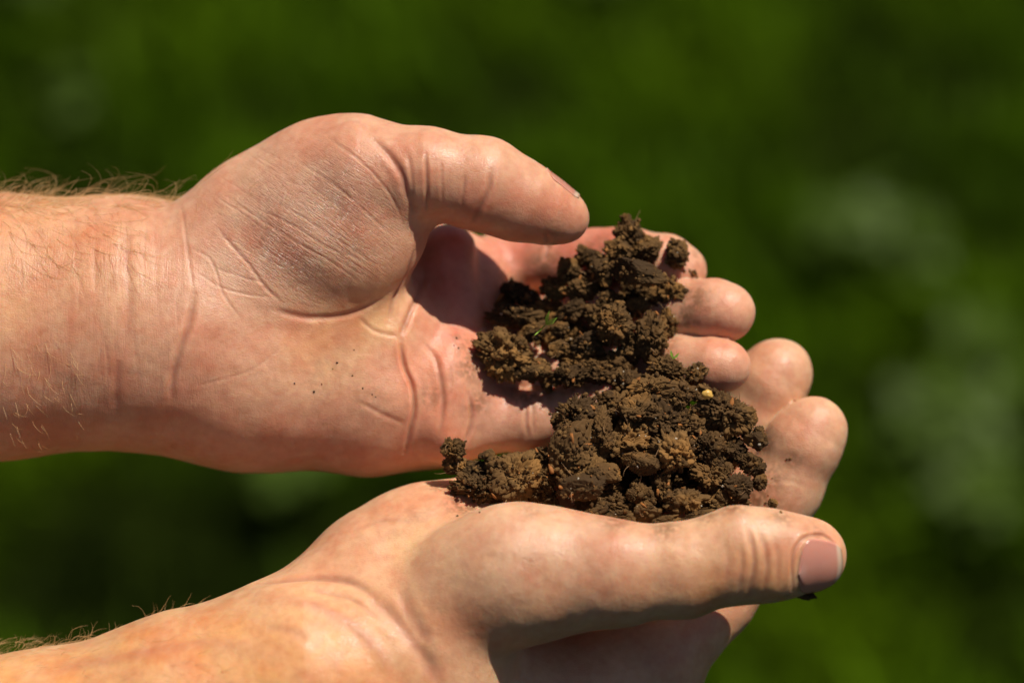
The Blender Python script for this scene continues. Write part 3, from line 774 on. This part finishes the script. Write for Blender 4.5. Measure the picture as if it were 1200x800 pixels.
LO_ = [
 (532, 528, 18, 15, 16, 'crumb', 'small lone clod at the far left tip of the lower soil heap'),
 (535, 548, 14, 17, 13, 'crumb', None),
 (566, 574, 24, 36, 26, 'crumb', 'wide grainy clod resting on the heel of the lower palm'),
 (604, 560, 22, 34, 30, 'crumb', None), (700, 582, 16, 34, 22, 'crumb', None), (738, 560, 2, 40, 30, 'crumb', None), (560, 552, 6, 24, 13, 'crumb', None), (640, 540, -4, 26, 18, 'crumb', None), (583, 545, 2, 24, 14, 'crumb', None), (633, 575, 26, 24, 26, 'crumb', None),
 (572, 534, 6, 9, 8, 'smooth', 'small round pebble-like clod at the left of the lower soil heap'),
 (611, 537, 4, 10, 8, 'smooth', 'small tan rounded lump on the crest left of the big sheared clod'),
 (595, 548, 8, 22, 12, 'crumb', None), (640, 556, 14, 20, 14, 'crumb', None),
 (676, 488, 10, 36, 26, 'crumb', 'grainy clod topping the big sheared clod in the lower soil heap'),
 (676, 532, 18, 38, 46, 'smooth', 'big clod with a dark smooth sheared face in the lower soil heap'),
 (682, 572, 44, 38, 19, 'smooth', 'smooth tan ribbed slab of clay just above the lower thumb'),
 (712, 553, 36, 20, 13, 'smooth', 'small pale flake of clay beside the ribbed slab'),
 (704, 510, 26, 18, 28, 'crumb', None), (722, 478, 2, 26, 22, 'crumb', None),
 (734, 450, -14, 24, 17, 'crumb', 'clod at the upper left of the lower soil heap, over the upper pinky'),
 (785, 434, -8, 28, 17, 'crumb', 'topmost clod of the lower soil heap'),
 (815, 438, -6, 18, 12, 'block', 'pointed clod touching the ring finger of the upper hand'),
 (765, 458, 0, 32, 18, 'crumb', None), (745, 486, 14, 30, 24, 'block', None), (798, 462, 2, 22, 22, 'crumb', None),
 (778, 494, 22, 32, 28, 'crumb', 'large central clod of the lower soil heap'),
 (812, 500, 18, 24, 26, 'crumb', None), (735, 520, 26, 28, 26, 'crumb', None),
 (752, 543, 38, 24, 15, 'smooth', 'smooth grey-brown chip in the middle of the lower soil heap'),
 (792, 534, 32, 30, 28, 'crumb', None),
 (848, 482, 4, 36, 30, 'crumb', 'large rounded clod at the upper right end of the lower soil heap'),
 (872, 492, 0, 16, 22, 'crumb', None), (830, 464, 10, 18, 14, 'crumb', None),
 (828, 524, 26, 22, 22, 'crumb', None), (858, 526, 14, 22, 18, 'crumb', None),
 (886, 516, 6, 13, 15, 'smooth', 'round grey clod standing at the right edge of the lower soil heap'),
 (880, 543, 14, 17, 14, 'crumb', None), (892, 565, 20, 11, 10, 'crumb', 'small crumb at the lower right corner of the lower soil heap'),
 (836, 556, 34, 28, 22, 'crumb', None), (862, 572, 30, 22, 17, 'crumb', None), (850, 592, 42, 30, 15, 'crumb', None),
 (722, 590, 52, 26, 14, 'crumb', None), (752, 580, 46, 20, 18, 'block', None), (776, 570, 42, 16, 22, 'block', None),
 (802, 586, 50, 24, 18, 'crumb', None), (756, 600, 58, 20, 12, 'smooth', None), (776, 612, 62, 22, 9, 'crumb', None),
 (728, 606, 60, 22, 10, 'crumb', None), (818, 604, 56, 20, 10, 'crumb', None), (690, 602, 50, 26, 12, 'crumb', None),
 (905, 590, 34, 7, 6, 'crumb', 'tiny lone crumb on the skin beside the lower thumb'),
 (760, 520, -20, 90, 70, 'crumb', None), (830, 520, -25, 55, 50, 'crumb', None), (690, 545, -14, 60, 50, 'block', None), (600, 585, -6, 60, 28, 'crumb', None), (770, 580, 20, 90, 30, 'crumb', None)]
def where_label(x, y, named, used, heap):
    """a label that says beside which conspicuous clod this one lies"""
    best = None
    for nx, ny, short in named:
        dx, dy = x - nx, y - ny; d = math.hypot(dx, dy)
        if abs(dx) > 2.2 * abs(dy): w_ = 'just right of' if dx > 0 else 'just left of'
        elif abs(dy) > 2.2 * abs(dx): w_ = 'just below' if dy > 0 else 'just above'
        else: w_ = ('below and ' if dy > 0 else 'above and ') + ('right of' if dx > 0 else 'left of')
        k_ = 'brown clod %s the %s' % (w_, short)
        if k_ not in used and (best is None or d < best[0]): best = (d, k_)
    if best is None or best[0] > 95: return None
    used.add(best[1]); return best[1]
NU = [(737, 273, 'topmost knobbly clod of the upper heap'), (748, 322, 'smooth tan clod in the upper heap'), (762, 395, 'upright grey-brown clod of the upper heap'),
      (718, 380, 'large central grainy clod of the upper heap'), (603, 371, 'flat tan clod of the upper heap'), (590, 414, 'big left end clod of the upper heap'),
      (624, 434, 'yellowish fragment of the upper heap'), (640, 378, 'green two-leaved sprout of the upper heap'), (664, 440, 'lowest middle clod of the upper heap')]
NL = [(829, 462, 'yellow grain in the lower heap'), (785, 434, 'topmost clod of the lower heap'), (848, 482, 'large rounded right clod of the lower heap'), (682, 572, 'ribbed clay slab of the lower heap'),
      (676, 532, 'dark sheared clod of the lower heap'), (752, 543, 'grey-brown chip of the lower heap'), (532, 528, 'leftmost small clod of the lower heap'), (566, 574, 'wide grainy clod of the lower heap'),
      (886, 516, 'round grey clod of the lower heap'), (778, 494, 'large central clod of the lower heap')]
usedU, usedL = set(), set(); Rj = rng(21)
for lst, named, used, gr, fall, nm_ in ((UP_, NU, usedU, GU, UF, 'U'), (LO_, NL, usedL, GL, LF, 'L')):
    for i, (x, y, z, rx, ry, st, lab) in enumerate(lst):
        if nm_ == 'U': z -= 14
        big = lab is None and max(rx, ry) >= 40
        face = st == 'smooth' and lab is not None
        zz = z - 34 if big else z + Rj.uniform(-14, 12)
        if face: zz = z + 16
        sc_ = 0.8 if big else (0.92 if nm_ == 'U' else 0.94)
        if lab and 'yellowish' in lab: zz = z + 8
        o = clod(x, y, zz, rx * sc_, ry * sc_, st, lab or where_label(x, y, named, used, gr) or fall, gr)
    if nm_ == 'U': nbu = len(CLODS)
# small clods lodged between and on the larger ones
def small_clods(lst, n, seed, label, group, avoid):
    R = rng(seed); k = 0
    vol = np.array([abs(np.linalg.det(c[0])) ** (2 / 3) for c in lst]); vol /= vol.sum()
    while k < n:
        A, c, V, x, y = lst[R.choice(len(lst), p=vol)]; v = V[R.integers(len(V))] @ A.T
        v[2] = abs(v[2]) * 0.8; p = c + v; f_ = kk(p[2]); px_, py_ = p[0] / f_ + 600, 400 - p[1] / f_
        if any((px_ - ax_) ** 2 + (py_ - ay_) ** 2 < 14 ** 2 for ax_, ay_ in avoid): continue
        r = 3.6 + 5.4 * R.random() ** 1.6
        clod(px_, py_, p[2], r * R.uniform(0.8, 1.3), r, 'crumb' if R.random() < 0.6 else 'block', label, group); k += 1
BU = CLODS[:nbu]; BL = CLODS[nbu:]
n0_ = len(CLODS)
small_clods(BU, 75, 5, 'pea sized brown crumb clod on the upper soil heap', 'crumb clods on the upper soil heap', [(640, 380), (748, 322), (735, 322), (765, 322), (624, 434), (634, 430)])
small_clods(BL, 115, 6, 'pea sized brown crumb clod on the lower soil heap', 'crumb clods on the lower soil heap', [(829, 462), (682, 572), (662, 566), (700, 574), (789, 415), (690, 540), (672, 520), (672, 545), (752, 543), (712, 553)])
clod(942, 694, 96, 17, 8, 'block', 'black bit of dirt hanging under the lower thumbnail', GL)

def crumbs(name, label, pts, sizes, seed, matl=None, long=1.0):
    R = rng(seed); V0, F0 = ICO2; Vs = []; Fs = []
    shapes = []
    for k in range(12):
        v = V0 * (1 + 0.35 * vnoise(V0 * 1.6 + k * 5, k) + 0.22 * vnoise(V0 * 3.7 + k, k + 4))[:, None]; shapes.append(v)
    for i, (p, s_) in enumerate(zip(pts, sizes)):
        q = R.normal(0, 1, (3, 3)); q, _ = np.linalg.qr(q)
        Vs.append((shapes[i % 12] * (s_ * R.uniform(0.7, 1.3, 3)) * np.array([long, 1, 0.8 if long > 1 else 1])) @ q + p); Fs.append(F0 + i * len(V0))
    V = to_world(np.concatenate(Vs)); o = mesh_obj(name, V, np.concatenate(Fs), matl or M_SOIL)
    return tag(o, label, 'soil crumbs', None, 'stuff')
def on_clods(lst, n, seed):
    R = rng(seed); P = []; sz = []
    wts = np.array([abs(np.linalg.det(c[0])) ** (2 / 3) for c in lst]); wts /= wts.sum()
    for i in R.choice(len(lst), n, p=wts):
        A, c, V, _, _ = lst[i]; v = V[R.integers(len(V))] @ A.T
        if v[2] < -0.3 * abs(A).max() and R.random() < 0.8: v = -v
        P.append(c + v * R.uniform(0.97, 1.05)); sz.append(0.9 + 2.6 * R.random() ** 2.2)
    return np.array(P), sz
p, s_ = on_clods(BU, 2200, 1); crumbs('soil_crumbs', 'loose fine brown crumbs strewn over the upper soil heap', p, s_, 1)
p, s_ = on_clods(BL, 4200, 2); crumbs('soil_crumbs', 'loose fine brown crumbs strewn over the lower soil heap', p, s_, 2)
m_org = plain('plant_bits', (0.30, 0.115, 0.03), 0.7, 0.2, 300); m_grit = plain('pale_grit', (0.42, 0.36, 0.27), 0.6, 0.3, 300)
for cl_, tot, nm_, sd_ in ((BU, 130, 'upper', 40), (BL, 300, 'lower', 50)):
    p, s_ = on_clods(cl_, tot, sd_); crumbs('plant_bits', 'tiny orange-brown plant scraps mixed into the %s soil heap' % nm_, p, [x * 0.75 for x in s_], sd_, m_org, 2.4)
    p, s_ = on_clods(cl_, int(tot * 0.8), sd_ + 1); crumbs('grit', 'tiny pale grit grains scattered in the %s soil heap' % nm_, p, [x * 0.5 for x in s_], sd_ + 2, m_grit)
spots = [(345, 449), (377, 450), (413, 440), (467, 488), (505, 470), (516, 449), (519, 459), (521, 458), (503, 482), (440, 465), (448, 472), (430, 470),
         (390, 432), (395, 425), (532, 405), (537, 408), (415, 410), (425, 455), (548, 470), (510, 492), (600, 462), (368, 459), (452, 478), (436, 462), (535, 396), (523, 478)]
P, ok = hit(U, spots); R = rng(9)
crumbs('soil_crumbs', 'specks of soil scattered on the upper palm', P[ok], R.uniform(0.6, 1.3, ok.sum()), 3)
spots = [(926, 537), (922, 538), (897, 589), (900, 580), (555, 588), (548, 580), (562, 600), (536, 604), (905, 560), (890, 575), (880, 600), (915, 600)]
P, ok = hit(W, spots)
crumbs('soil_crumbs', 'specks of soil on the lower palm and fingers', P[ok], R.uniform(0.7, 1.7, ok.sum()), 5)

# thin root fibres, sprouts, a yellow grain
m_fib = plain('root_fibre', (0.36, 0.20, 0.09), 0.6); R = rng(12); paths = []
for i in range(120):
    c = BL[R.integers(len(BL) - 6)] if i > 35 else BU[R.integers(len(BU))]
    v = c[2][R.integers(len(c[2]))] @ c[0].T; v[2] = abs(v[2]); p = c[1] + v
    d = v / np.linalg.norm(v) + R.normal(0, 0.5, 3); d /= np.linalg.norm(d); cv = R.normal(0, 1.2, 3); q = p.copy(); pts = []
    L = R.uniform(8, 24)
    for k in range(7): pts.append(q.copy()); d = d + cv / 6; d /= np.linalg.norm(d); q = q + d * L / 7
    paths.append(pts)
o = tubes('root_fibres', paths, R.uniform(0.3, 0.6, len(paths)), m_fib); tag(o, 'thin pale root fibres poking out of the soil heaps', 'roots', None, 'stuff')
p0 = hit(U, [(532, 345), (545, 365), (556, 385), (560, 395)])[0]
def blade_mesh(pts, wid, side):
    pts = np.array(pts, float); n = len(pts); side = np.array(side, float); side /= np.linalg.norm(side)
    t = np.linspace(0, 1, n)[:, None]; wv = wid * np.sin(np.pi * (0.12 + 0.86 * t)) 
    a = pts + side * wv; b = pts - side * wv; m = pts + np.array([0, 0, -0.35]) * wv
    V = np.stack([a, m, b], 1).reshape(-1, 3); F = []
    for i in range(n - 1):
        F += [(3 * i, 3 * i + 1, 3 * i + 4, 3 * i + 3), (3 * i + 1, 3 * i + 2, 3 * i + 5, 3 * i + 4)]
    k = len(V); V2 = V + np.array([0, 0, -0.5]); F2 = [tuple(k + j for j in f[::-1]) for f in F]
    return np.concatenate([V, V2]), F + F2
def sprout(label, leaves):
    e = bpy.data.objects.new('sprout', None); col.objects.link(e); base = to_world(leaves[0][0][0]); e.location = base
    tag(e, label, 'sprout')
    for pts, wd, sd_ in leaves:
        V, F = blade_mesh(pts, wd, sd_); mesh_obj('leaf', to_world(V), F, m_sprout, parent=e, origin=base)
m_sprout = plain('sprout_leaf', (0.30, 0.50, 0.05), 0.4, 0.5, 800)
sprout('tiny bright green two-leaved sprout on the upper soil heap', [
    ([cs(640, 380, -10), cs(636, 384, 0), cs(630, 389, 8), cs(626, 393, 8)], 3.6, (0.5, 0.8, 0)),
    ([cs(640, 380, -10), cs(646, 377, 2), cs(653, 372, 6)], 3.4, (0.5, -0.8, 0.2)),
    ([cs(640, 380, -10), cs(641, 372, 0), cs(644, 364, 3)], 2.2, (0.9, 0.1, 0))])
sprout('tiny green sprout on top of the lower soil heap', [
    ([cs(789, 420, 0), cs(787, 415, 2), cs(786, 410, 3)], 1.6, (0.9, 0.1, 0)), ([cs(789, 420, 0), cs(793, 417, 3), cs(796, 413, 4)], 1.5, (0.6, -0.8, 0.2))])
V, F = ICO3; A = np.diag([7.0, 5.2, 4.6]); V = V * (1 + 0.3 * vnoise(V * 1.5, 3) + 0.15 * vnoise(V * 4, 5))[:, None] @ A
o = mesh_obj('seed', to_world(V + cs(829, 462, 27)), F, plain('seed', (0.60, 0.36, 0.08), 0.4, 0.5, 500)); tag(o, 'small shiny yellow grain set in the lower soil heap', 'seed')
print('soil', time.time() - T0)

# ------------------------------------------------------------------ grass ground
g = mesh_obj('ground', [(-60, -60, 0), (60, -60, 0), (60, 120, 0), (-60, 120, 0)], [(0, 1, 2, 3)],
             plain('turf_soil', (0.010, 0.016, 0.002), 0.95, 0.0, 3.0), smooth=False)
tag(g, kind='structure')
def ground_at(x, y):
    d = ((x - 600) * RIGHT + (400 - y) * UP - DP * BACK); d /= np.linalg.norm(d); return (CAM - d * CAM[2] / d[2])[:2]
PX = np.linalg.norm(ground_at(650, 400) - ground_at(600, 400)) / 50
def blob(P, lst):
    r = np.zeros(len(P))
    for x, y, rad, st in lst:
        c = ground_at(x, y); r = r + st * np.exp(-((P - c) ** 2).sum(1) / (rad * PX * 1.1) ** 2)
    return r
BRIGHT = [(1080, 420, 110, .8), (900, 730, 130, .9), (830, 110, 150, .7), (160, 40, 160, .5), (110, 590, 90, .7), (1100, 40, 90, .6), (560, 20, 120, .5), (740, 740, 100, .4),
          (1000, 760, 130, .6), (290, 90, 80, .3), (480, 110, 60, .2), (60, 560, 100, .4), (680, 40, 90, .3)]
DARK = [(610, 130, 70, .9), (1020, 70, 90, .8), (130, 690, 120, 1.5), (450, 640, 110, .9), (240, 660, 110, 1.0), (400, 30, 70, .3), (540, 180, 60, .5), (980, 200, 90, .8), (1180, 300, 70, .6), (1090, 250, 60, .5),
        (60, 130, 80, .5), (1010, 500, 90, .4), (1150, 720, 90, .6), (780, 220, 50, .3), (850, 780, 60, .5), (330, 150, 70, .5), (1160, 120, 80, .5), (80, 30, 60, .3)]  # dark lawn spots: thinner, shorter grass, its colour also standing in for shadow
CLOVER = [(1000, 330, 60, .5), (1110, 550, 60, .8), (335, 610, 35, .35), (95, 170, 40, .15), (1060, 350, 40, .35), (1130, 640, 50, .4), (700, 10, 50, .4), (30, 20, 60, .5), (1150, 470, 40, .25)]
def blades(name, n, x0, x1, y0, y1, hmin, hmax, wd, seed, label, cat, dens=None):
    R = rng(seed); P = np.stack([R.uniform(x0, x1, n), R.uniform(y0, y1, n)], 1)
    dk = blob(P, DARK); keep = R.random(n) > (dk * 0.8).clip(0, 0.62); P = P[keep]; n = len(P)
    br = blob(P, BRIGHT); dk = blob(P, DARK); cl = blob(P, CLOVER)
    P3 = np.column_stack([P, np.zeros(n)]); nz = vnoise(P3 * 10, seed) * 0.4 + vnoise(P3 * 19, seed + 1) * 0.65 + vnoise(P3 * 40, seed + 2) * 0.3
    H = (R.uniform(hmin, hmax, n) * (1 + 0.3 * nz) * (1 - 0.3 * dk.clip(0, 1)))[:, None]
    a = R.uniform(0, 2 * np.pi, n); dirv = np.stack([np.cos(a), np.sin(a), 0 * a], 1); sidev = np.stack([-np.sin(a), np.cos(a), 0 * a], 1)
    lean = R.uniform(0.1, 0.9, n)[:, None]; W_ = (wd * R.uniform(0.6, 1.4, n))[:, None]
    rows = []
    for t, wf in ((0, 1.0), (0.45, 0.9), (0.8, 0.55), (1.0, 0.06)):
        c = P3 + dirv * H * lean * t ** 1.8 + np.array([0, 0, 1.0]) * H * (t - 0.35 * lean * t * t)
        rows += [c + sidev * W_ * wf, c - sidev * W_ * wf]
    V = np.stack(rows, 1).reshape(-1, 3); b = (np.arange(n) * 8)[:, None]
    F = np.concatenate([b + np.array([0, 1, 3, 2]) + 2 * k for k in range(3)])
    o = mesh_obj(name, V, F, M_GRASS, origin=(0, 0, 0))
    base = np.array([0.056, 0.114, 0.001]); yel = np.array([0.100, 0.178, 0.001]); shade = np.array([0.006, 0.011, 0.001]); blu = np.array([0.048, 0.088, 0.012])
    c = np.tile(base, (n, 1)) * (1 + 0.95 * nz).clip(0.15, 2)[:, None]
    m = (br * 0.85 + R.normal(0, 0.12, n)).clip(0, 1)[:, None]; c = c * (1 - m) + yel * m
    m = (dk * 0.9 + R.normal(0, 0.12, n)).clip(0, 1)[:, None]; c = c * (1 - m) + shade * m  # shadow among the grass painted into the blade colour
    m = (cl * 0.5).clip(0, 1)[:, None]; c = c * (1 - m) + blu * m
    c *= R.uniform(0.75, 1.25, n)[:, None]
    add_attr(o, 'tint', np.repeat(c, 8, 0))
    return tag(o, label, cat, None, 'stuff')
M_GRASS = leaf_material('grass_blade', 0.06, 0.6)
gc = ground_at(600, 400)
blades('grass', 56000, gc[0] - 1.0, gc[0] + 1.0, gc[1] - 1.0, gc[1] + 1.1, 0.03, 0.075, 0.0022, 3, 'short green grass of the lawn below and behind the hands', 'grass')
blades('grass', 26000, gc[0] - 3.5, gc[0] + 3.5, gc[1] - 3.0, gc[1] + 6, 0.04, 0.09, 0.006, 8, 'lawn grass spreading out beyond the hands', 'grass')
def clover(n, seed):
    R = rng(seed); Vs = []; Fs = []; Cs = []; k = 0
    for x, y, rad, st in CLOVER:
        c = ground_at(x, y)
        for _ in range(int(n * st * (rad / 80) ** 2)):
            p = c + R.normal(0, rad * PX * 0.42, 2); h = R.uniform(0.045, 0.075); r = R.uniform(0.007, 0.012); a0 = R.uniform(0, 6.3)
            tl = R.normal(0, 0.25, 2)
            for j in range(3):
                a = a0 + j * 2.094; d = np.array([math.cos(a), math.sin(a)]); s2 = np.array([-d[1], d[0]])
                ring = [(0, 0), (0.5, 0.55), (1.15, 0.75), (1.5, 0.3), (1.35, 0), (1.5, -0.3), (1.15, -0.75), (0.5, -0.55)]
                for u, v in ring:
                    q = d * u * r + s2 * v * r; Vs.append((p[0] + q[0], p[1] + q[1], h + q @ tl + 0.15 * r * abs(v)))
                Fs += [(k, k + 1, k + 2, k + 3), (k, k + 3, k + 4, k + 5), (k, k + 5, k + 6, k + 7)]; k += 8
                Cs += [np.array([0.062, 0.105, 0.012]) * R.uniform(0.8, 1.2)] * 8
    o = mesh_obj('clover', np.array(Vs), Fs, M_CLOVER, origin=(0, 0, 0)); add_attr(o, 'tint', np.array(Cs))
    tag(o, 'patches of bluish clover leaves in the lawn right of and below the hands', 'clover', None, 'stuff')
M_CLOVER = leaf_material('clover_leaf', 0.10, 0.42)
clover(210, 6)
print('all', time.time() - T0)
